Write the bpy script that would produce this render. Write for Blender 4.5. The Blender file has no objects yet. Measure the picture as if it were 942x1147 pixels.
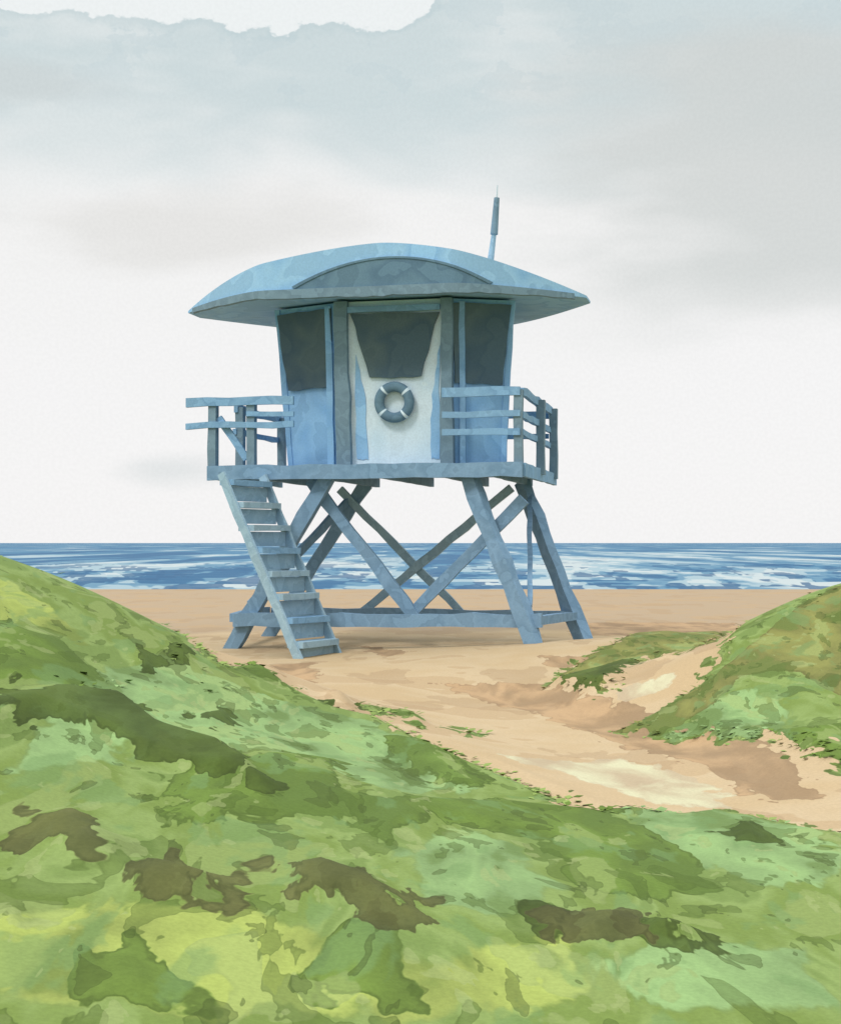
import bpy, bmesh, math, random, numpy as np
from mathutils import Vector, Matrix
random.seed(4)
C=bpy.context
col=C.scene.collection
def s2l(c):
    c=c/255.0
    return c/12.92 if c<=.04045 else ((c+.055)/1.055)**2.4
def A(r,g,b,k=.6): return (s2l(r)*k,s2l(g)*k,s2l(b)*k,1)
# ---------------------------------------------------------------- node helper
class N:
    def __init__(s,tree): s.t=tree; s.n=tree.nodes; s.l=tree.links
    def new(s,ty,**kw):
        nd=s.n.new(ty)
        for k,v in kw.items(): setattr(nd,k,v)
        return nd
    def put(s,sock,v):
        if isinstance(v,bpy.types.NodeSocket): s.l.new(v,sock)
        elif v is not None: sock.default_value=v
    def m(s,op,a,b=None,c=None):
        nd=s.new('ShaderNodeMath',operation=op); s.put(nd.inputs[0],a)
        if b is not None: s.put(nd.inputs[1],b)
        if c is not None: s.put(nd.inputs[2],c)
        return nd.outputs[0]
    def vm(s,op,a,b=None):
        nd=s.new('ShaderNodeVectorMath',operation=op); s.put(nd.inputs[0],a)
        if b is not None: s.put(nd.inputs[1],b)
        return nd.outputs['Value'] if op in('DOT_PRODUCT','LENGTH') else nd.outputs[0]
    def mix(s,f,a,b,mode='MIX'):
        nd=s.new('ShaderNodeMix',data_type='RGBA',blend_type=mode); s.put(nd.inputs[0],f); s.put(nd.inputs[6],a); s.put(nd.inputs[7],b)
        return nd.outputs[2]
    def ss(s,v,a,b,lo=0.,hi=1.):
        nd=s.new('ShaderNodeMapRange',interpolation_type='SMOOTHSTEP'); s.put(nd.inputs[0],v)
        s.put(nd.inputs[1],a); s.put(nd.inputs[2],b); s.put(nd.inputs[3],lo); s.put(nd.inputs[4],hi); return nd.outputs[0]
    def noise(s,vec,scale,detail=4,rough=.55,dist=0.,out=0):
        nd=s.new('ShaderNodeTexNoise'); s.put(nd.inputs['Vector'],vec)
        nd.inputs['Scale'].default_value=scale; nd.inputs['Detail'].default_value=detail
        nd.inputs['Roughness'].default_value=rough; nd.inputs['Distortion'].default_value=dist
        return nd.outputs[out]
    def scl(s,v,x,y,z,ox=0,oy=0,oz=0):
        nd=s.new('ShaderNodeMapping'); s.put(nd.inputs[0],v); nd.inputs[1].default_value=(ox,oy,oz); nd.inputs[3].default_value=(x,y,z); return nd.outputs[0]
    def gray(s,v):
        nd=s.new('ShaderNodeCombineColor'); 
        for i in range(3): s.put(nd.inputs[i],v)
        return nd.outputs[0]
def mat(name):
    m=bpy.data.materials.new(name); m.use_nodes=True
    t=N(m.node_tree); t.n.clear()
    o=t.new('ShaderNodeOutputMaterial'); p=t.new('ShaderNodeBsdfPrincipled'); t.l.new(p.outputs[0],o.inputs[0])
    p.inputs['Roughness'].default_value=.85
    if 'Specular IOR Level' in p.inputs: p.inputs['Specular IOR Level'].default_value=.12
    return m,t,p
# ---------------------------------------------------------------- terrain
# survey of the dunes: (bearing, drop, distance) readings from a station 1.5 m above the beach
F=1600.0
CP=[(0,1147,3.6),(0,1000,4.5),(0,850,5.7),(0,750,7),(0,680,8.2),(0,630,9.5),(120,682,11),(60,652,10.2),(120,800,7),(120,900,5.6),(180,708,12.5),(235,745,14),
(240,1147,3.8),(240,1000,4.8),(240,900,6),(240,800,8.5),(471,1147,4),(471,1000,5.2),(471,900,7),(471,840,9),(471,800,11.5),(471,750,16.5),
(700,1147,4.1),(700,1000,5.7),(700,930,7.2),(700,870,9),(700,800,12.5),(942,1147,4.2),(942,1000,5.6),(942,900,7.6),(942,850,9),(942,800,10.2),(942,740,11.6),(942,660,13.5),
(870,830,9.8),(870,760,11.5),(870,697,13),(790,825,10.8),(790,765,12.6),(690,815,11.8),(640,772,14.6),(690,722,18),(760,710,19),(820,706,20)]
W=[((b-471)*Y/F,Y,1.5-(d-608)*Y/F) for b,d,Y in CP]
W+=[(-3.6,12.5,1.1),(-8,8,1.5),(-8,3,1.2),(-3,0,.5),(0,0,.12),(4,0,.1),(8,2,.2),(8,8,.6),(8,13,1.3),(4.6,17,.5),(3.4,16.5,.25),(8,20,.3),(-8,14,1.3),(-8,20,.2),(-3,17.5,0),(-1,19,0),(-3,22,0),(0,22,0),(2.5,22.5,0),(0,25,0),(-5,25,0),(5,25,0),(10,25,0),(-10,25,0),(-12,8,1.5),(12,12,1.2),(12,4,.3),(1.5,16,0)]
W=np.array(W)
def kern(r): return np.where(r>1e-9,r*r*np.log(np.maximum(r,1e-9)),0)
P=W[:,:2];n=len(P)
R=np.sqrt(((P[:,None]-P[None])**2).sum(-1))
K=kern(R)+np.eye(n)*0.05
M=np.zeros((n+3,n+3));M[:n,:n]=K;M[:n,n]=1;M[:n,n+1:]=P;M[n,:n]=1;M[n+1:,:n]=P.T
sol=np.linalg.solve(M,np.concatenate([W[:,2],[0,0,0]]))
def rbf(x,y):
    s=sol[n]+sol[n+1]*x+sol[n+2]*y
    for i in range(n): s=s+sol[i]*kern(np.sqrt((x-P[i,0])**2+(y-P[i,1])**2))
    return s
def sstep(a,b,t):
    t=np.clip((t-a)/(b-a),0,1);return t*t*(3-2*t)
def H(x,y):
    x=np.asarray(x,float);y=np.asarray(y,float)
    z=rbf(np.clip(x,-11,11),np.clip(y,-1,25))*(1-sstep(19,25,y))
    z=z+.03*np.sin(x*2.1+.7*y)*np.sin(y*.9+x)*sstep(2,5,y)*(1-sstep(14,20,y))
    return z-.08*sstep(38,50,y)-1.1*sstep(48,62,y)-3*sstep(62,200,y)
Ys=np.arange(2.5,45,.01)
def fix(b,d):
    x=(b-471)/F*Ys;z=1.5-(d-608)/F*Ys
    g=(z-H(x,Ys))/Ys
    i=np.where(g<=0)[0]
    j=i[0] if len(i) else int(np.argmin(np.where(Ys<21,g,9)))
    return (float(x[j]),float(Ys[j]))
def poly(l): return [fix(*p) for p in l]
edgeL=poly([(185,692),(215,720),(240,745),(290,750),(330,775),(380,797),(430,808),(480,835),(540,860),(600,885),(660,915),(700,905),(760,915),(800,910),(850,918),(900,930),(960,940)])
grassL=[(-16,19),(-5,18.5),(-3,17)]+edgeL+[(4,6.6),(16,5),(16,-4),(-16,-4)]
edgeR=poly([(685,815),(740,822),(800,825),(870,832),(960,868)])
ridgeR=poly([(960,655),(870,695),(790,765),(740,795)])
grassR=edgeR+[(16,9),(16,22),(6,20),(ridgeR[0][0],ridgeR[0][1]+2.5),(ridgeR[1][0],ridgeR[1][1]+1.5)]+ridgeR[2:]
mound=poly([(612,770),(640,745),(690,720),(740,710),(820,706),(800,720),(740,735),(700,755),(680,775)])
L={
'grass':[grassL,grassR,mound,poly([(436,795),(455,796),(482,810),(470,815)]),poly([(515,815),(530,820),(526,826)]),poly([(400,790),(425,792),(420,800)])],
'mint':[poly(p) for p in [[(60,760),(180,745),(260,770),(400,810),(500,850),(540,890),(480,905),(300,860),(180,850),(60,880),(20,880),(40,830)],[(690,915),(800,915),(942,940),(942,1010),(820,1000),(720,960)],[(430,960),(520,940),(600,960),(620,1010),(560,1045),(480,1020)],[(740,820),(800,790),(850,775),(890,800),(870,830),(800,825)],[(640,1085),(760,1070),(900,1080),(960,1147),(700,1147)]]],
'yellow':[poly(p) for p in [[(-80,1040),(120,1020),(300,1040),(480,1080),(640,1060),(660,1147),(-80,1147)],[(-30,650),(0,650),(60,690),(110,740),(60,720),(-30,700)]]],
'mid':[poly(p) for p in [[(-30,700),(60,720),(110,760),(90,785),(-30,790)],[(180,880),(280,850),(380,860),(400,900),(480,910),(400,930),(260,930),(190,940)],[(430,830),(500,840),(550,890),(500,890),(450,860)],[(390,940),(450,900),(560,905),(680,915),(760,960),(800,1010),(700,1020),(620,990),(600,950),(500,930),(440,960)],[(260,745),(300,745),(335,785),(290,765)],[(350,1065),(420,1050),(480,1080),(470,1147),(360,1147)],[(90,1090),(150,1070),(215,1130),(200,1147),(95,1147)],[(530,845),(560,850),(690,900),(700,915),(660,912)],[(435,795),(480,812),(470,815)],[(870,825),(960,815),(960,865),(900,855)]]],
'olive':[poly(p) for p in [[(685,815),(790,768),(880,695),(960,655),(960,800),(900,760),(830,765),(790,800),(740,820)]]]+[mound],
'dark':[poly(p) for p in [[(-30,800),(60,780),(140,790),(190,830),(260,850),(310,900),(300,920),(250,890),(180,870),(120,840),(60,815),(-30,850)],[(220,810),(250,805),(265,820),(230,825)],[(140,735),(165,740),(175,765),(150,755)],[(198,728),(215,735),(212,750),(200,745)],[(610,1030),(630,1035),(632,1065),(612,1060)],[(820,935),(850,935),(850,955),(825,955)],[(-10,1035),(30,1030),(30,1060),(-5,1072)],[(360,775),(395,785),(400,798),(365,790)],[(705,1045),(790,1062),(785,1077),(715,1068)],[(615,770),(700,745),(760,735),(700,760),(660,778)]]],
'brown':[poly(p) for p in [[(30,930),(80,915),(120,945),(160,965),(150,1000),(90,990),(40,965)],[(150,975),(200,985),(255,1000),(225,1028),(150,1020),(120,1000)],[(305,985),(360,975),(430,1000),(485,1050),(470,1062),(400,1030),(320,1025)],[(640,1040),(700,1035),(715,1055),(700,1070),(640,1068)]]],
'bsand':[poly(p) for p in [[(490,765),(600,765),(700,790),(800,800),(870,840),(930,890),(860,900),(780,860),(680,830),(600,800)],[(300,745),(350,742),(355,757),(310,757)],[(400,722),(460,730),(430,738)],[(640,690),(820,682),(850,696),(700,712),(640,712)],[(600,735),(680,735),(660,748),(615,748)]]],
'lsand':[poly(p) for p in [[(560,845),(690,850),(790,870),(820,905),(740,900),(640,870)],[(700,770),(760,750),(740,775),(690,785)]]],
}
def sdist(poly,x,y):
    d=np.full(x.shape,1e9);ins=np.zeros(x.shape,bool);m=len(poly)
    for i in range(m):
        ax,ay=poly[i];bx,by=poly[(i+1)%m]
        ex,ey=bx-ax,by-ay;q=ex*ex+ey*ey+1e-9
        t=np.clip(((x-ax)*ex+(y-ay)*ey)/q,0,1)
        d=np.minimum(d,(x-ax-t*ex)**2+(y-ay-t*ey)**2)
        c=((ay>y)!=(by>y))&(x<(bx-ax)*(y-ay)/((by-ay) if abs(by-ay)>1e-9 else 1e-9)+ax)
        ins^=c
    d=np.sqrt(d);return np.where(ins,d,-d)
def axis(segs):
    out=[]
    for a,b,st in segs: out+=list(np.arange(a,b,st))
    return out
xs=axis([(-3000,-200,400),(-200,-40,20),(-40,-12,2),(-12,-6,.25),(-6,6,.035),(6,12,.25),(12,40,2),(40,200,20),(200,3001,400)])
ys=axis([(-40,-2,3),(-2,2.5,.3),(2.5,9,.03),(9,16,.045),(16,26,.12),(26,62,.8),(62,200,10),(200,6001,800)])
X,Y=np.meshgrid(np.array(xs),np.array(ys));Z=H(X,Y)
def field(k,x,y):
    v=np.full(x.shape,-.6)
    for p in L[k]: v=np.maximum(v,sdist(p,x,y))
    return np.clip(v,-.6,.6)
sel=(Y<27)&(np.abs(X)<14)&(Y>-1)
attrs={}
for k,pl in L.items():
    a=np.full(X.shape,-.6);a[sel]=field(k,X[sel],Y[sel]);attrs[k]=a
a=attrs['grass'];a[(~sel)&(Y<19)]=.6
def relief(f): 
    # the planted clumps stand a little proud of the sand
    return .045*sstep(-.04,.15,f['grass'])+.06*sstep(-.04,.12,f['dark'])+.05*sstep(-.04,.15,f['brown'])+.03*sstep(-.03,.2,f['mid'])-.04*sstep(.0,.3,f['bsand'])
Z=Z+relief(attrs)*(Y<27)
ny,nx=X.shape
vs=np.stack([X.ravel(),Y.ravel(),Z.ravel()],1).astype(np.float32)
idx=np.arange(ny*nx).reshape(ny,nx)
f=np.stack([idx[:-1,:-1].ravel(),idx[:-1,1:].ravel(),idx[1:,1:].ravel(),idx[1:,:-1].ravel()],1)
me=bpy.data.meshes.new("dune_ground")
me.vertices.add(len(vs));me.vertices.foreach_set('co',vs.ravel())
me.loops.add(f.size);me.loops.foreach_set('vertex_index',f.ravel().astype(np.int32))
me.polygons.add(len(f));me.polygons.foreach_set('loop_start',np.arange(0,f.size,4,dtype=np.int32));me.polygons.foreach_set('loop_total',np.full(len(f),4,dtype=np.int32))
me.polygons.foreach_set('use_smooth',np.ones(len(f),bool))
me.update(calc_edges=True)
for k,a in attrs.items():
    at=me.attributes.new('f_'+k,'FLOAT','POINT');at.data.foreach_set('value',a.ravel().astype(np.float32))
ground=bpy.data.objects.new("dune_ground",me);col.objects.link(ground)
PAL={'base':(156,178,100),'mint':(158,190,126),'yellow':(180,194,104),'olive':(150,150,86),'mid':(118,144,66),'dark':(88,106,48),'brown':(106,106,64)}
m,t,p=mat("dune_ground_cover");me.materials.append(m)
tc=t.new('ShaderNodeTexCoord').outputs['Object']
q=t.scl(tc,1,.42,1)
warp=t.noise(q,2.3,1,.5,out=1)
wq=t.vm('ADD',q,t.vm('MULTIPLY',t.vm('SUBTRACT',warp,(.5,.5,.5)),(.35,.35,.35)))
KG=.58
def fld(name):
    nd=t.new('ShaderNodeAttribute');nd.attribute_name='f_'+name;return nd.outputs['Fac']
n1=t.m('SUBTRACT',t.noise(wq,6,3.5,.5),.5)
n2=t.m('SUBTRACT',t.noise(t.scl(wq,1,1,1,7,3,1),2.4,3.5,.55),.5)
n3=t.m('SUBTRACT',t.noise(t.scl(wq,1,1,1,17,9,4),4.0,3.5,.55),.5)
wash=t.m('ADD',.5,t.m('MULTIPLY',n2,-1.))
def layer(base,name,c,amp=.3,alpha=.95,dk=.8,nz=None,soft=.008):
    fv=t.m('MULTIPLY_ADD',nz or n1,amp*2,fld(name))
    mk=t.ss(fv,-.006,soft,0,alpha)
    ed=t.m('MULTIPLY',t.ss(fv,0,.012),t.ss(fv,.012,.045,.7,0))
    cc=t.mix(t.ss(wash,.36,.64),A(*[v*.92 for v in c],KG),A(*[min(255,v*1.16) for v in c],KG))
    cc=t.mix(ed,cc,A(*[v*dk for v in c],KG))
    return t.mix(mk,base,cc)
def blot(g,nz,th,c,al,sign=1,edge=.6,wd=.01):
    v=nz if sign>0 else t.m('MULTIPLY',nz,-1.)
    g=t.mix(t.ss(v,th,th+wd,0,al),g,A(*c,KG))
    if edge<=0: return g
    return t.mix(t.m('MULTIPLY',t.ss(v,th,th+.006,0,al*edge),t.ss(v,th+.006,th+.022,1,0)),g,A(*[k*.8 for k in c],KG))
# sand
sn=t.noise(tc,.6,3,.6)
sand=t.mix(t.ss(sn,.35,.65),A(234,204,160,KG),A(243,217,178,KG))
sep=t.new('ShaderNodeSeparateXYZ');t.l.new(tc,sep.inputs[0]);yy=sep.outputs[1]
far=t.ss(t.m('MULTIPLY_ADD',t.noise(t.scl(tc,.25,.1,1),1.0,3,.6),10,yy),28,30)
sand=t.mix(far,sand,A(212,186,154,KG))
wet=t.ss(yy,46,52);sand=t.mix(wet,sand,A(196,176,154,KG))
sand=t.mix(t.ss(sn,.56,.57,0,.55),sand,A(220,186,142,KG))
sn2=t.noise(t.scl(tc,.5,.22,1,3,9,0),2.2,3.5,.55)
sand=t.mix(t.ss(sn2,.57,.58,0,.45),sand,A(204,172,134,KG))
sand=layer(sand,'bsand',(198,164,126),.3,.85,.88)
sand=layer(sand,'lsand',(242,219,184),.3,.8,.95)
# plants
g=t.mix(t.ss(n2,-.05,.06),A(146,170,88,KG),A(166,190,112,KG))
g=layer(g,'mint',PAL['mint'],soft=.06)
g=layer(g,'yellow',PAL['yellow'],soft=.08)
g=layer(g,'olive',PAL['olive'],.12)
g=layer(g,'mid',PAL['mid'])
g=blot(g,n2,.05,(122,150,74),.5,1,0,.05)
g=blot(g,n2,.08,(182,200,126),.45,-1,.3)
g=blot(g,n3,.08,(100,124,54),.5,1,.5)
g=blot(g,n3,.06,(138,174,110),.5,-1,0,.06)
g=blot(g,n1,.12,(92,110,52),.5,1,.5)
g=blot(g,n1,.13,(190,204,136),.4,-1,.0)
g=layer(g,'dark',PAL['dark'],.36,.9)
g=layer(g,'brown',PAL['brown'],.4,.85)
fv=t.m('MULTIPLY_ADD',n1,.9,t.m('MULTIPLY_ADD',n3,.6,fld('grass')))
mk=t.ss(fv,-.01,.012)
ed=t.m('MULTIPLY',t.ss(fv,0,.02),t.ss(fv,.02,.08,.45,0))
g=t.mix(ed,g,A(118,132,74,KG))
c=t.mix(mk,sand,g)
gr=t.noise(tc,55,2,.7)
c=t.mix(1.0,c,t.gray(t.ss(gr,.25,.75,.92,1.07)),'MULTIPLY')
t.put(p.inputs['Base Color'],c)
b=t.new('ShaderNodeBump');b.inputs['Strength'].default_value=.3;b.inputs['Distance'].default_value=.03
t.put(b.inputs['Height'],n1);t.l.new(b.outputs[0],p.inputs['Normal'])
# ---------------------------------------------------------------- low leafy ground cover where the plants meet the sand
rng=np.random.default_rng(7)
nn0=60000
u_=rng.random(nn0);ly=3.2*(19/3.2)**u_;lx=(rng.random(nn0)*2-1)*(ly*.36+.5)
ff={k:field(k,lx,ly) for k in L}
nzk=.10*np.sin(lx*5.3+ly*2.1)+.08*np.sin(lx*11.7-ly*4.3)
keep=(ff['grass']+nzk>.0)
clump=np.sin(lx*4.1+1.3*np.sin(ly*2.2))*np.sin(ly*1.7+lx*1.1)
pr=np.where(ff['grass']<.14,.40,np.where((clump>.7)&(ly>7),.06,.0))
keep&=rng.random(nn0)<pr
lx=lx[keep];ly=ly[keep];ff={k:v[keep] for k,v in ff.items()}
lz=H(lx,ly)+relief(ff)
nl=len(lx)
cl=np.tile(np.array(PAL['base'],float),(nl,1))
for k in ('mint','yellow','olive','mid','dark','brown'):
    cl[ff[k]+.05*np.sin(lx*9+ly*3)>0]=PAL[k]
cl*= (rng.uniform(.95,1.12,nl))[:,None]
cl=np.clip(cl,0,255)/255.;cl=np.where(cl<=.04045,cl/12.92,((cl+.055)/1.055)**2.4)*KG*1.15
th=rng.uniform(0,2*np.pi,nl);ln=rng.uniform(.02,.05,nl)*(1+ly*.05);wd=ln*rng.uniform(.3,.5,nl);ti=rng.uniform(.08,.4,nl)
dx=np.cos(th)*ln;dy=np.sin(th)*ln;px_=-np.sin(th)*wd;py_=np.cos(th)*wd
base=np.stack([lx,ly,lz+.002],1)
mid_=base+np.stack([dx*.5,dy*.5,ln*ti*.6],1);tip=base+np.stack([dx,dy,ln*ti*.85],1);pv=np.stack([px_,py_,np.zeros(nl)],1)
VV=np.stack([base,mid_-pv,tip,mid_+pv],1).reshape(-1,3)
gm=bpy.data.meshes.new("dune_plants")
gm.vertices.add(len(VV));gm.vertices.foreach_set('co',VV.astype(np.float32).ravel())
gm.loops.add(nl*4);gm.loops.foreach_set('vertex_index',np.arange(nl*4,dtype=np.int32))
gm.polygons.add(nl);gm.polygons.foreach_set('loop_start',np.arange(0,nl*4,4,dtype=np.int32));gm.polygons.foreach_set('loop_total',np.full(nl,4,dtype=np.int32))
gm.update(calc_edges=True)
ca=gm.color_attributes.new('leaf','FLOAT_COLOR','POINT')
ca.data.foreach_set('color',np.repeat(np.concatenate([cl,np.ones((nl,1))],1),4,axis=0).astype(np.float32).ravel())
go=bpy.data.objects.new("dune_plants",gm);col.objects.link(go)
m,t,p=mat("leaf_green");gm.materials.append(m)
nd=t.new('ShaderNodeAttribute');nd.attribute_name='leaf';t.l.new(nd.outputs['Color'],p.inputs['Base Color'])
# ---------------------------------------------------------------- sea
sx=[-5000,-1500,-400,-100]+list(np.arange(-60,61,2.0))+[100,400,1500,5000]
sy=list(np.arange(44,130,.8))+list(np.arange(130,400,10))+[400,700,1200,2500,5000,9000]
sx=np.array(sx);sy=np.array(sy);SX,SY=np.meshgrid(sx,sy)
SZ=-.5+.10*np.sin(SY*1.1+np.sin(SX*.12)*1.8+SX*.05)*(SY<130)+.05*np.sin(SY*2.3+SX*.4)*(SY<130)
sv_=np.stack([SX.ravel(),SY.ravel(),SZ.ravel()],1);ii=np.arange(SX.size).reshape(SX.shape)
sf=np.stack([ii[:-1,:-1].ravel(),ii[:-1,1:].ravel(),ii[1:,1:].ravel(),ii[1:,:-1].ravel()],1)
sm=bpy.data.meshes.new("sea");sm.from_pydata(sv_.tolist(),[],sf.tolist())
for pp in sm.polygons: pp.use_smooth=True
sea=bpy.data.objects.new("sea",sm);col.objects.link(sea)
m,t,p=mat("sea_water");sm.materials.append(m)
tc=t.new('ShaderNodeTexCoord').outputs['Object']
KS=.62
sep=t.new('ShaderNodeSeparateXYZ');t.l.new(tc,sep.inputs[0]);yy=sep.outputs[1]
nA=t.noise(t.scl(tc,.22,.045,1),1,3.5,.55,.3)
nB=t.noise(t.scl(tc,.09,.010,1,4,3,0),1,3.5,.6,.3)
w_=t.ss(yy,80,125)
nv=t.m('ADD',t.m('MULTIPLY',nA,t.m('SUBTRACT',1.,w_)),t.m('MULTIPLY',nB,w_))
c=t.mix(t.ss(nv,.43,.46),A(68,120,162,KS),A(92,146,182,KS))
lite=t.ss(yy,60,330,.50,.60)
dl=t.m('SUBTRACT',nv,lite)
c=t.mix(t.ss(dl,-.05,-.04,0,.7),c,A(128,170,196,KS))
c=t.mix(t.ss(dl,-.005,.008,0,.9),c,A(186,210,220,KS))
c=t.mix(t.ss(dl,.06,.07,0,.9),c,A(218,228,230,KS))
nD=t.noise(t.scl(tc,.35,.07,1,2,8,0),1,3,.6)
c=t.mix(t.m('MULTIPLY',t.ss(nD,.54,.555,0,.85),t.ss(yy,60,200,1,.3)),c,A(64,112,154,KS))
shore=t.ss(t.m('MULTIPLY_ADD',nD,10,yy),59,62,1,0)
c=t.mix(t.m('MULTIPLY',shore,.8),c,A(192,208,212,KS))
t.put(p.inputs['Base Color'],c);p.inputs['Roughness'].default_value=.7
# ---------------------------------------------------------------- tower materials
def paint(name,c1,c2,k=.75,sc=2.2,var=.4):
    m,t,p=mat(name)
    pos=t.new('ShaderNodeNewGeometry').outputs['Position']
    wp=t.noise(pos,sc,2.5,.5,.15)
    c=t.mix(t.ss(wp,.36,.64),A(*c1,k),A(*c2,k))
    c=t.mix(t.ss(wp,.56,.572,0,var),c,A(*[v*.9 for v in c1],k))
    c=t.mix(t.ss(wp,.42,.408,0,var),c,A(*[min(255,v*1.09) for v in c2],k))
    gr=t.noise(pos,40,2,.7)
    c=t.mix(1.,c,t.gray(t.ss(gr,.25,.75,.93,1.06)),'MULTIPLY')
    t.put(p.inputs['Base Color'],c);p.inputs['Roughness'].default_value=.75
    return m
KT=.95
M_beam=paint("weathered_blue_gray_timber",(112,144,172),(136,168,196),KT,2.5)
M_post=paint("gray_timber",(110,134,150),(130,156,172),KT,2.5)
M_blue=paint("sky_blue_paint",(130,178,224),(156,200,236),KT,1.4)
M_pale=paint("pale_blue_paint",(204,226,240),(222,238,248),KT,1.4,.2)
M_roof=paint("roof_blue_paint",(136,182,224),(166,206,236),KT,1.3)
M_tymp=paint("arch_gray_paint",(92,120,142),(112,142,160),KT,1.6)
M_glass=paint("shuttered_window_dark",(76,98,114),(100,118,122),KT,1.3,.25)
M_rail=paint("rail_blue_gray",(116,156,192),(144,184,216),KT,2.5)
M_stair=paint("faded_stair_paint",(142,172,192),(166,194,210),KT,2.5)
M_white=paint("antenna_pale",(176,196,206),(196,210,216),KT)
# ---------------------------------------------------------------- tower
YAW=math.radians(-13)
tower=bpy.data.objects.new("lifeguard_tower",None);tower.location=(-.827,20.0,0);tower.rotation_euler=(0,0,YAW);col.objects.link(tower)
TM=Matrix.Translation(tower.location)@Matrix.Rotation(YAW,4,'Z')
def addmesh(name,verts,faces,mt,parent=tower,smooth=False):
    me=bpy.data.meshes.new(name);me.from_pydata([tuple(v) for v in verts],[],faces)
    b=bmesh.new();b.from_mesh(me);bmesh.ops.recalc_face_normals(b,faces=b.faces);b.to_mesh(me);b.free()
    me.materials.append(mt)
    if smooth:
        for q in me.polygons:q.use_smooth=True
    o=bpy.data.objects.new(name,me);col.objects.link(o);o.parent=parent;return o
def beam(name,a,b,w,h,mt,jit=.008,up=Vector((0,0,1)),taper=1.,nseg=None):
    a=Vector(a);b=Vector(b);d=(b-a);Ln=d.length;d.normalize()
    if abs(d.dot(up))>.97: up=Vector((0,1,0))
    s=d.cross(up).normalized();u=s.cross(d).normalized()
    ns=nseg or max(2,int(Ln/.3));V=[];Fc=[]
    for i in range(ns+1):
        c=a+d*Ln*i/ns;k=1+(taper-1)*i/ns
        ox=random.uniform(-jit,jit);oz=random.uniform(-jit,jit);kk=k*random.uniform(1-jit*9,1+jit*9)
        for (x,y) in((-1,-1),(1,-1),(1,1),(-1,1)):
            V.append(c+s*(x*w/2*kk+ox)+u*(y*h/2*kk+oz))
    for i in range(ns):
        for j in range(4):
            Fc.append((i*4+j,i*4+(j+1)%4,(i+1)*4+(j+1)%4,(i+1)*4+j))
    Fc.append((0,1,2,3));Fc.append(tuple(ns*4+j for j in(3,2,1,0)))
    return addmesh(name,V,Fc,mt)
def gz(u,v):
    w=TM@Vector((u,v,0));return float(H(w.x,w.y))
# legs
legs={'leg_front_l':((-.55,.2,2.45),(-2.05,.15)),'leg_back_l':((-.7,2.8,2.45),(-2.3,2.5)),
      'leg_front_r':((1.48,.2,2.45),(2.50,-.2)),'leg_back_r':((1.85,2.7,2.45),(2.95,1.7))}
for k,(a,bq) in legs.items():
    z=gz(*bq)-.12;beam(k,a,(bq[0],bq[1],z),.18,.2,M_beam,.014)
beam('brace_front_1',(-.85,.33,2.4),(.72,.33,.42),.09,.17,M_beam,.012)
beam('brace_front_2',(2.25,.33,2.1),(.6,.36,.45),.085,.16,M_beam,.012)
beam('brace_back_1',(1.7,2.6,2.35),(-.75,2.6,.35),.08,.13,M_stair,.01)
beam('brace_back_2',(-1.1,2.68,2.35),(.9,2.68,.4),.08,.12,M_stair,.01)
beam('brace_side_l',(-1.75,.3,.6),(-.95,2.75,2.2),.07,.12,M_beam)
beam('brace_side_r',(2.36,.1,.6),(1.98,2.6,2.2),.07,.12,M_beam)
beam('sill_front',(-1.9,.07,.40),(2.56,-.10,.44),.12,.18,M_beam,.014)
beam('sill_back',(-2.15,2.45,.4),(2.72,1.85,.42),.12,.14,M_beam,.012)
beam('sill_side_l',(-1.98,.2,.42),(-2.22,2.4,.42),.1,.12,M_beam)
beam('sill_side_r',(2.48,.05,.43),(2.76,1.75,.42),.1,.12,M_beam)
# deck
for i in range(17):
    v=.095+i*.19
    beam('deck_board_%d'%(i+1),(-2.22,v,2.57),(2.24,v,2.57),.182,.05,M_beam,.002)
beam('deck_fascia',(-2.27,-.03,2.50),(2.28,-.03,2.50),.06,.20,M_beam,.010)
beam('deck_fascia_l',(-2.27,.02,2.50),(-2.27,3.25,2.50),.06,.18,M_rail,.006)
beam('deck_fascia_r',(2.28,.02,2.50),(2.28,3.25,2.50),.06,.18,M_rail,.006)
for i,u in enumerate((-1.5,-.6,.3,1.2,1.9)): beam('joist_%d'%(i+1),(u,.02,2.47),(u,3.2,2.47),.07,.14,M_beam,.003)
# rails
def railing(prefix,pts,posts,zs=(.98,.66,.42)):
    a=Vector((*pts[0],0));b=Vector((*pts[1],0))
    for i,z in enumerate(zs):
        beam(prefix+'_rail_%d'%(i+1),a+Vector((0,0,2.6+z)),b+Vector((0,0,2.6+z)),.06,.12 if i==0 else .085,M_rail,.013)
    for i,tt in enumerate(posts):
        c=a.lerp(b,tt);off=Vector((0,.055,0)) if abs(b.x-a.x)>abs(b.y-a.y) else Vector((.055,0,0))
        c=c+off
        beam(prefix+'_post_%d'%(i+1),c+Vector((0,0,2.5)),c+Vector((0,0,2.6+zs[0]+.02)),.12,.13,M_post,.006)
railing('front_l',((-2.62,.03),(-1.0,.03)),(.24,.6),(.92,.58))
beam('front_l_brace',(-2.15,.09,3.3),(-1.72,.09,2.7),.05,.1,M_rail)
beam('front_l_rail_3',(-1.7,.03,3.34),(-1.0,.03,3.32),.05,.07,M_rail,.01)
railing('front_r',((1.15,.03),(2.24,.03)),(.97,),(.98,.66,.42))
railing('side_r',((2.24,.1),(2.24,3.1)),(.5,.97),(.98,.66,.42))
railing('side_l',((-2.24,1.0),(-2.24,3.1)),(.04,.97),(.92,.58))
railing('back',((-2.2,3.14),(2.2,3.14)),(.3,.7),(.92,.58))
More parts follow.
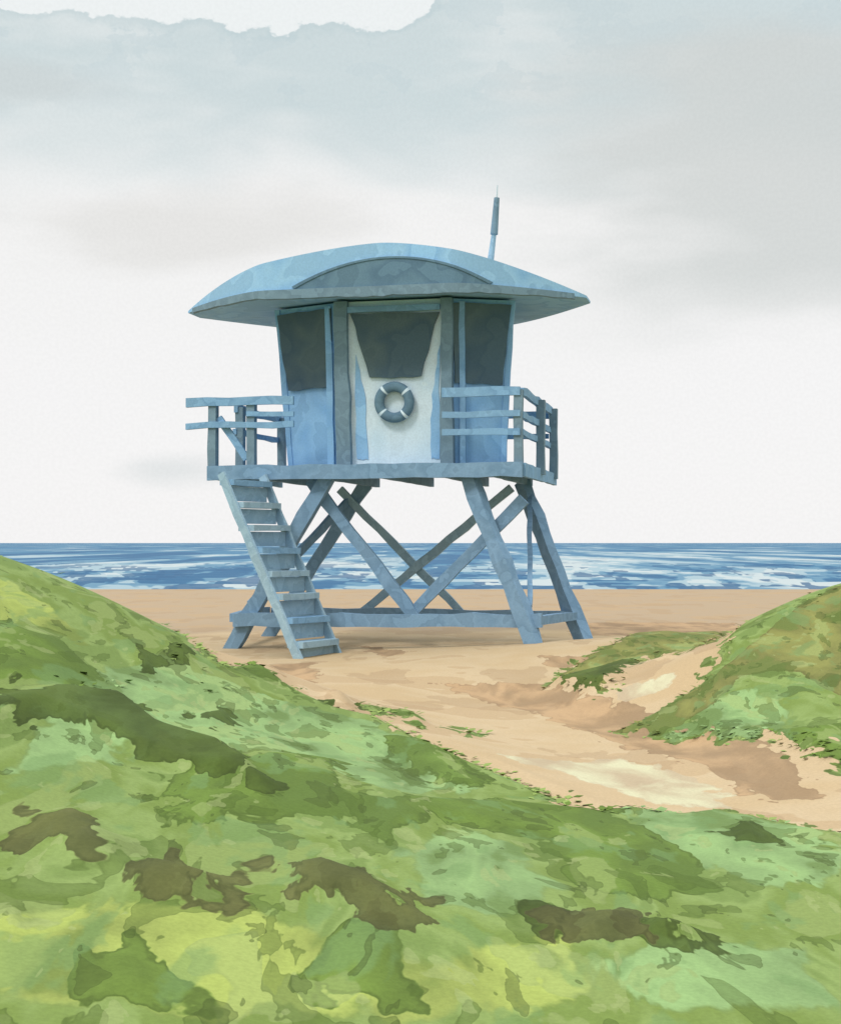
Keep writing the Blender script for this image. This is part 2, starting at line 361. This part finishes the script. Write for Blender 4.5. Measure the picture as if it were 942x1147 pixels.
# cabin
zb,zt=2.61,4.94
bot=[(-1.33,.95),(-.36,.5),(1.12,.5),(1.86,.88),(1.40,2.85),(-1.33,2.85)]
top=[(-1.50,.82),(-.38,.36),(1.14,.36),(2.0,.76),(1.50,2.98),(-1.5,2.98)]
V=[(x,y,zb) for x,y in bot]+[(x,y,zt) for x,y in top]
Fs=[(i,(i+1)%6,6+(i+1)%6,6+i) for i in range(6)]
addmesh('cabin_side_wall',V[:],[Fs[0],Fs[2],Fs[3],Fs[4],Fs[5],(0,1,2,3,4,5),(6,7,8,9,10,11)],M_blue)
addmesh('cabin_front_wall',[V[1],V[2],V[8],V[7]],[(0,1,2,3)],M_pale)
def fp(face,s,z,off):
    i=face;j=(face+1)%6
    a=Vector((*bot[i],zb));b=Vector((*bot[j],zb));c=Vector((*top[j],zt));d=Vector((*top[i],zt))
    tt=(z-zb)/(zt-zb);p=(a.lerp(b,s)).lerp(d.lerp(c,s),tt)
    nrm=(b-a).cross(d-a).normalized()
    return p+nrm*off
def panel(name,face,pts,mt,off=.012,th=.03,sub=5,jit=.012):
    P2=[]
    m=len(pts)
    for i in range(m):
        a=pts[i];b=pts[(i+1)%m]
        for k in range(sub):
            s=a[0]+(b[0]-a[0])*k/sub+random.uniform(-jit,jit);z=a[1]+(b[1]-a[1])*k/sub+random.uniform(-jit,jit);P2.append((s,z))
    V=[fp(face,s,z,off+th) for s,z in P2]+[fp(face,s,z,off) for s,z in P2];q=len(P2)
    Fc=[tuple(range(q)),tuple(range(2*q-1,q-1,-1))]+[(i,(i+1)%q,q+(i+1)%q,q+i) for i in range(q)]
    return addmesh(name,V,Fc,mt)
panel('window_l',0,[(.08,3.74),(.80,3.76),(.84,4.88),(.0,4.86)],M_glass)
panel('window_front',1,[(.26,3.85),(.76,3.85),(.93,4.76),(.09,4.76)],M_glass,.012,.03)
panel('window_r',2,[(.12,3.76),(.90,3.74),(.99,4.88),(.08,4.88)],M_glass)
panel('wash_panel_l',1,[(.10,2.70),(.22,2.70),(.20,3.6),(.12,4.2)],M_roof,.004,.008)
panel('wash_panel_r',1,[(.84,2.70),(.93,2.70),(.93,4.3),(.86,3.6)],M_roof,.004,.008)
for nm,fc in (('window_side_r',3),('window_side_l',5)):
    panel(nm,fc,[(.1,3.8),(.9,3.8),(.92,4.75),(.08,4.75)],M_glass)
panel('door_back',4,[(.35,2.66),(.65,2.66),(.65,4.6),(.35,4.6)],M_post)
def corner(name,i,w,mt,o=.03):
    a=Vector((*bot[i],zb-.02));b=Vector((*top[i],zt));out=(Vector((bot[i][0]-.25,bot[i][1]-1.8,0))).normalized()*o
    beam(name,a+out,b+out,w,w*.8,mt,.012)
corner('post_front_l',1,.20,M_post);corner('post_front_r',2,.17,M_post);corner('corner_trim_l',0,.08,M_blue,.0);corner('corner_trim_r',3,.08,M_blue,.0)
beam('post_inner_l',(-.60,.57,2.62),(-.62,.44,4.9),.09,.08,M_blue)
beam('post_inner_r',(1.34,.57,2.62),(1.35,.44,4.9),.08,.08,M_rail)
beam('window_head',(-.3,.31,4.82),(1.06,.31,4.82),.05,.08,M_rail)
# life ring
R1,r1=.22,.072;V=[];Fc=[];nu,nv=40,12
cen=fp(1,.50,3.50,.07);ax=(fp(1,.6,3.5,0)-fp(1,.5,3.5,0)).normalized();az=(fp(1,.5,3.6,0)-fp(1,.5,3.5,0)).normalized();nn=ax.cross(az)
for i in range(nu):
    th=2*math.pi*i/nu
    for j in range(nv):
        ph=2*math.pi*j/nv;rr=R1+r1*math.cos(ph)
        V.append(cen+ax*rr*math.cos(th)+az*rr*math.sin(th)+nn*r1*.8*math.sin(ph))
for i in range(nu):
    for j in range(nv): Fc.append((i*nv+j,((i+1)%nu)*nv+j,((i+1)%nu)*nv+(j+1)%nv,i*nv+(j+1)%nv))
ring=addmesh('life_ring',V,Fc,M_tymp,smooth=True)
ring.data.materials.append(M_pale)
for q_ in ring.data.polygons:
    i=q_.index//nv
    if i%10 in(4,): q_.material_index=1
# roof
UL,UR,ap=-2.98,3.04,.38;ze=4.975;rise=.60
def nrm_(u): return (ap-u)/(ap-UL) if u<ap else (u-ap)/(UR-ap)
def over(u):
    e=(u-.03);a=abs(e);return max(0,(a-1.35)/(3.01-1.35))**1.35
def vf(u): return -.38+1.35*over(u)
def vb(u): return 3.35-1.9*over(u)
def zr(u): return ze+.03+rise*(1-min(1,nrm_(u))**1.55)
V=[];Fc=[];nn_=72
for i in range(nn_+1):
    u=UL+(UR-UL)*i/nn_
    V+=[(u,vf(u),ze),(u,vf(u),zr(u)),(u,(vf(u)+vb(u))/2,zr(u)+.04*(1-nrm_(u))),(u,vb(u),zr(u)),(u,vb(u),ze)]
for i in range(nn_):
    for j in range(5): Fc.append((i*5+j,i*5+(j+1)%5,(i+1)*5+(j+1)%5,(i+1)*5+j))
Fc+=[(0,1,2,3,4),tuple(nn_*5+j for j in(4,3,2,1,0))]
addmesh('roof',V,Fc,M_roof)
hw=1.36;au=.50
prof=[]
for i in range(25):
    x=-hw+2*hw*i/24;prof.append((x,ze+.05+.36*(1-abs(x/hw)**2.0)))
# the arch panel follows the curved roof front, 2 cm proud
def slab(name,lo,hi,d0,d1,mt):
    V=[];q=len(lo)
    for (xa,za),(xb,zb_) in zip(lo,hi):
        V+=[(xa+au,vf(xa+au)-d0,za),(xb+au,vf(xb+au)-d0,zb_),(xb+au,vf(xb+au)-d1,zb_),(xa+au,vf(xa+au)-d1,za)]
    Fc=[(i*4+j,i*4+(j+1)%4,(i+1)*4+(j+1)%4,(i+1)*4+j) for i in range(q-1) for j in range(4)]+[(0,1,2,3),tuple((q-1)*4+j for j in(3,2,1,0))]
    return addmesh(name,V,Fc,mt)
slab('gable_arch_panel',[(x,ze+.036) for x,z in prof],prof,.004,.022,M_tymp)
slab('gable_arch_rim',[(x*.99,z-.005) for x,z in prof],[(x*1.02,z+.022) for x,z in prof],.003,.034,M_tymp)
V=[];Fc=[];k=44
for i in range(k+1):
    u=UL*.95+(UR-UL)*.95*i/k;h=.10*(1-.7*min(1,nrm_(u))**2)*random.uniform(.85,1.12)
    for (dv,z) in((-.045,ze+.035),(-.045,ze-h),(.05,ze-h),(.05,ze+.035)): V.append((u,vf(u)+dv,z))
for i in range(k):
    for j in range(4): Fc.append((i*4+j,i*4+(j+1)%4,(i+1)*4+(j+1)%4,(i+1)*4+j))
Fc+=[(0,1,2,3),tuple(k*4+j for j in(3,2,1,0))]
addmesh('eave_board',V,Fc,M_post)
# mast
def cyl(name,a,b,r0,r1,mt):
    a=Vector(a);b=Vector(b);d=(b-a).normalized();s=d.cross(Vector((0,1,0))).normalized();u=s.cross(d)
    V=[];n=10
    for c,r in((a,r0),(b,r1)):
        for i in range(n): V.append(c+s*r*math.cos(6.2832*i/n)+u*r*math.sin(6.2832*i/n))
    Fc=[(i,(i+1)%n,n+(i+1)%n,n+i) for i in range(n)]+[tuple(range(n)),tuple(range(2*n-1,n-1,-1))]
    addmesh(name,V,Fc,mt)
cyl('mast_base',(1.64,.8,5.15),(1.74,.8,5.92),.06,.035,M_stair)
cyl('mast_antenna',(1.74,.8,5.90),(1.78,.8,6.42),.055,.04,M_post)
cyl('mast_whip',(1.78,.8,6.42),(1.79,.8,6.6),.010,.006,M_white)
# stairs
ang=math.radians(-18);dr=Vector((math.cos(ang),math.sin(ang),0));sd=Vector((-dr.y,dr.x,0))
WS=.92
top0=Vector((-1.42,-.10,2.42));run=1.3
end0=top0+dr*run
wpt=TM@end0;end0.z=float(H(wpt.x,wpt.y))-.05
for i,o in enumerate((0,-WS)):
    beam('stair_stringer_%d'%(i+1),top0+sd*o+Vector((0,0,.02)),end0+sd*o,.05,.12,M_stair,.008)
ns=8
for i in range(ns):
    tt=(i+.45)/ns;c=top0.lerp(end0,tt)+Vector((0,0,.04))
    beam('stair_tread_%d'%(i+1),c-sd*.03,c-sd*(WS-.03),.25,.08,M_rail if i%3==0 else M_stair,.006)
    c=c+dr*.02-Vector((0,0,.15))
    beam('stair_riser_%d'%(i+1),c-sd*.035,c-sd*(WS-.035),.02,.2,M_stair,.002)
# ---------------------------------------------------------------- world
w=bpy.data.worlds.new("World");C.scene.world=w;w.use_nodes=True
try: w.cycles.sampling_method='NONE'
except Exception: pass
t=N(w.node_tree);t.n.clear()
out=t.new('ShaderNodeOutputWorld');bg=t.new('ShaderNodeBackground');t.l.new(bg.outputs[0],out.inputs[0])
sun_el,sun_az=math.radians(48),math.radians(-140)
sky=t.new('ShaderNodeTexSky',sky_type='NISHITA');sky.sun_disc=False;sky.sun_elevation=sun_el;sky.sun_rotation=sun_az
D=t.vm('NORMALIZE',t.new('ShaderNodeTexCoord').outputs['Generated'])
sp=t.new('ShaderNodeSeparateXYZ');t.l.new(D,sp.inputs[0])
az=t.m('ARCTAN2',sp.outputs[0],sp.outputs[1]);el=t.m('ARCSINE',sp.outputs[2])
cb=t.new('ShaderNodeCombineXYZ');t.put(cb.inputs[0],az);t.put(cb.inputs[1],el);v2=cb.outputs[0]
soft=t.noise(t.scl(v2,3,9,1),1.3,3,.55,.3)
soft2=t.noise(t.scl(v2,5,16,1,3,7,0),1.3,3,.55)
rag=t.noise(t.scl(v2,9,14,1,1,2,0),1.6,5,.62)
def S(r,g,b): return (s2l(r),s2l(g),s2l(b),1)
c=S(247,246,246)
e1=t.m('MULTIPLY_ADD',t.m('SUBTRACT',soft,.5),.16,el)
c=t.mix(t.ss(e1,.05,.2,0,.5),c,S(243,243,241))
band=t.ss(e1,.225,.30)
c=t.mix(t.m('MULTIPLY',band,.95),c,S(206,219,221))
c=t.mix(t.m('MULTIPLY',t.ss(soft2,.46,.66,0,.7),band),c,S(228,234,234))
c=t.mix(t.m('MULTIPLY',t.ss(rag,.53,.545,0,.35),t.ss(e1,.28,.31)),c,S(199,214,218))
rt=t.m('MULTIPLY',t.ss(t.m('MULTIPLY_ADD',t.m('SUBTRACT',soft2,.5),.3,az),.02,.22),t.m('MULTIPLY',t.ss(e1,.10,.20),t.ss(e1,.30,.36,1,0)))
c=t.mix(t.m('MULTIPLY',rt,.85),c,S(210,214,212))
def blob(cx,cy,rx,ry):
    dx=t.m('DIVIDE',t.m('SUBTRACT',az,cx),rx);dy=t.m('DIVIDE',t.m('SUBTRACT',el,cy),ry)
    r=t.m('SQRT',t.m('ADD',t.m('MULTIPLY',dx,dx),t.m('MULTIPLY',dy,dy)))
    return t.ss(t.m('MULTIPLY_ADD',t.m('SUBTRACT',soft2,.5),1.6,r),.2,1.1,1,0)
c=t.mix(t.m('MULTIPLY',blob(-.16,.215,.16,.035),.7),c,S(227,226,223))
c=t.mix(t.m('MULTIPLY',blob(-.28,.30,.10,.02),.6),c,S(208,214,214))
c=t.mix(t.m('MULTIPLY',blob(-.17,.05,.06,.014),.7),c,S(222,226,227))
lim=t.ss(az,-.02,.06,.345,.40)
f1=t.m('SUBTRACT',t.m('MULTIPLY_ADD',t.m('SUBTRACT',rag,.5),.05,el),lim)
c=t.mix(t.ss(f1,-.0012,.0012),c,S(240,244,244))
c=t.mix(t.m('MULTIPLY',t.ss(f1,-.008,-.001),t.ss(f1,-.001,.0005,.4,0)),c,S(190,208,212))
gr=t.noise(v2,420,1,.6)
c=t.mix(1.,c,t.gray(t.ss(gr,.3,.7,.985,1.012)),'MULTIPLY')
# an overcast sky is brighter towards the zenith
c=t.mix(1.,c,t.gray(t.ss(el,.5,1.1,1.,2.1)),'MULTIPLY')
c=t.mix(.03,c,t.vm('MULTIPLY',sky.outputs[0],(.1,.1,.1)))
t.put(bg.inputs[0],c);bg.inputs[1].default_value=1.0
# ---------------------------------------------------------------- sun, camera
l=bpy.data.lights.new("sun","SUN");l.energy=1.5;l.angle=math.radians(12);l.color=(1,.96,.9)
lo=bpy.data.objects.new("sun",l);col.objects.link(lo)
sd_=Vector((math.sin(sun_az)*math.cos(sun_el),math.cos(sun_az)*math.cos(sun_el),math.sin(sun_el)))
lo.rotation_euler=sd_.to_track_quat('Z','Y').to_euler()
cam=bpy.data.cameras.new("camera");co=bpy.data.objects.new("camera",cam);co.location=(0,0,1.5);co.rotation_euler=(math.radians(90),0,0)
cam.sensor_fit='VERTICAL';cam.sensor_height=24;cam.lens=33.48;cam.shift_y=.03;cam.clip_end=12000
col.objects.link(co);C.scene.camera=co
C.scene.view_settings.view_transform='Standard';C.scene.view_settings.look='None';C.scene.view_settings.exposure=0
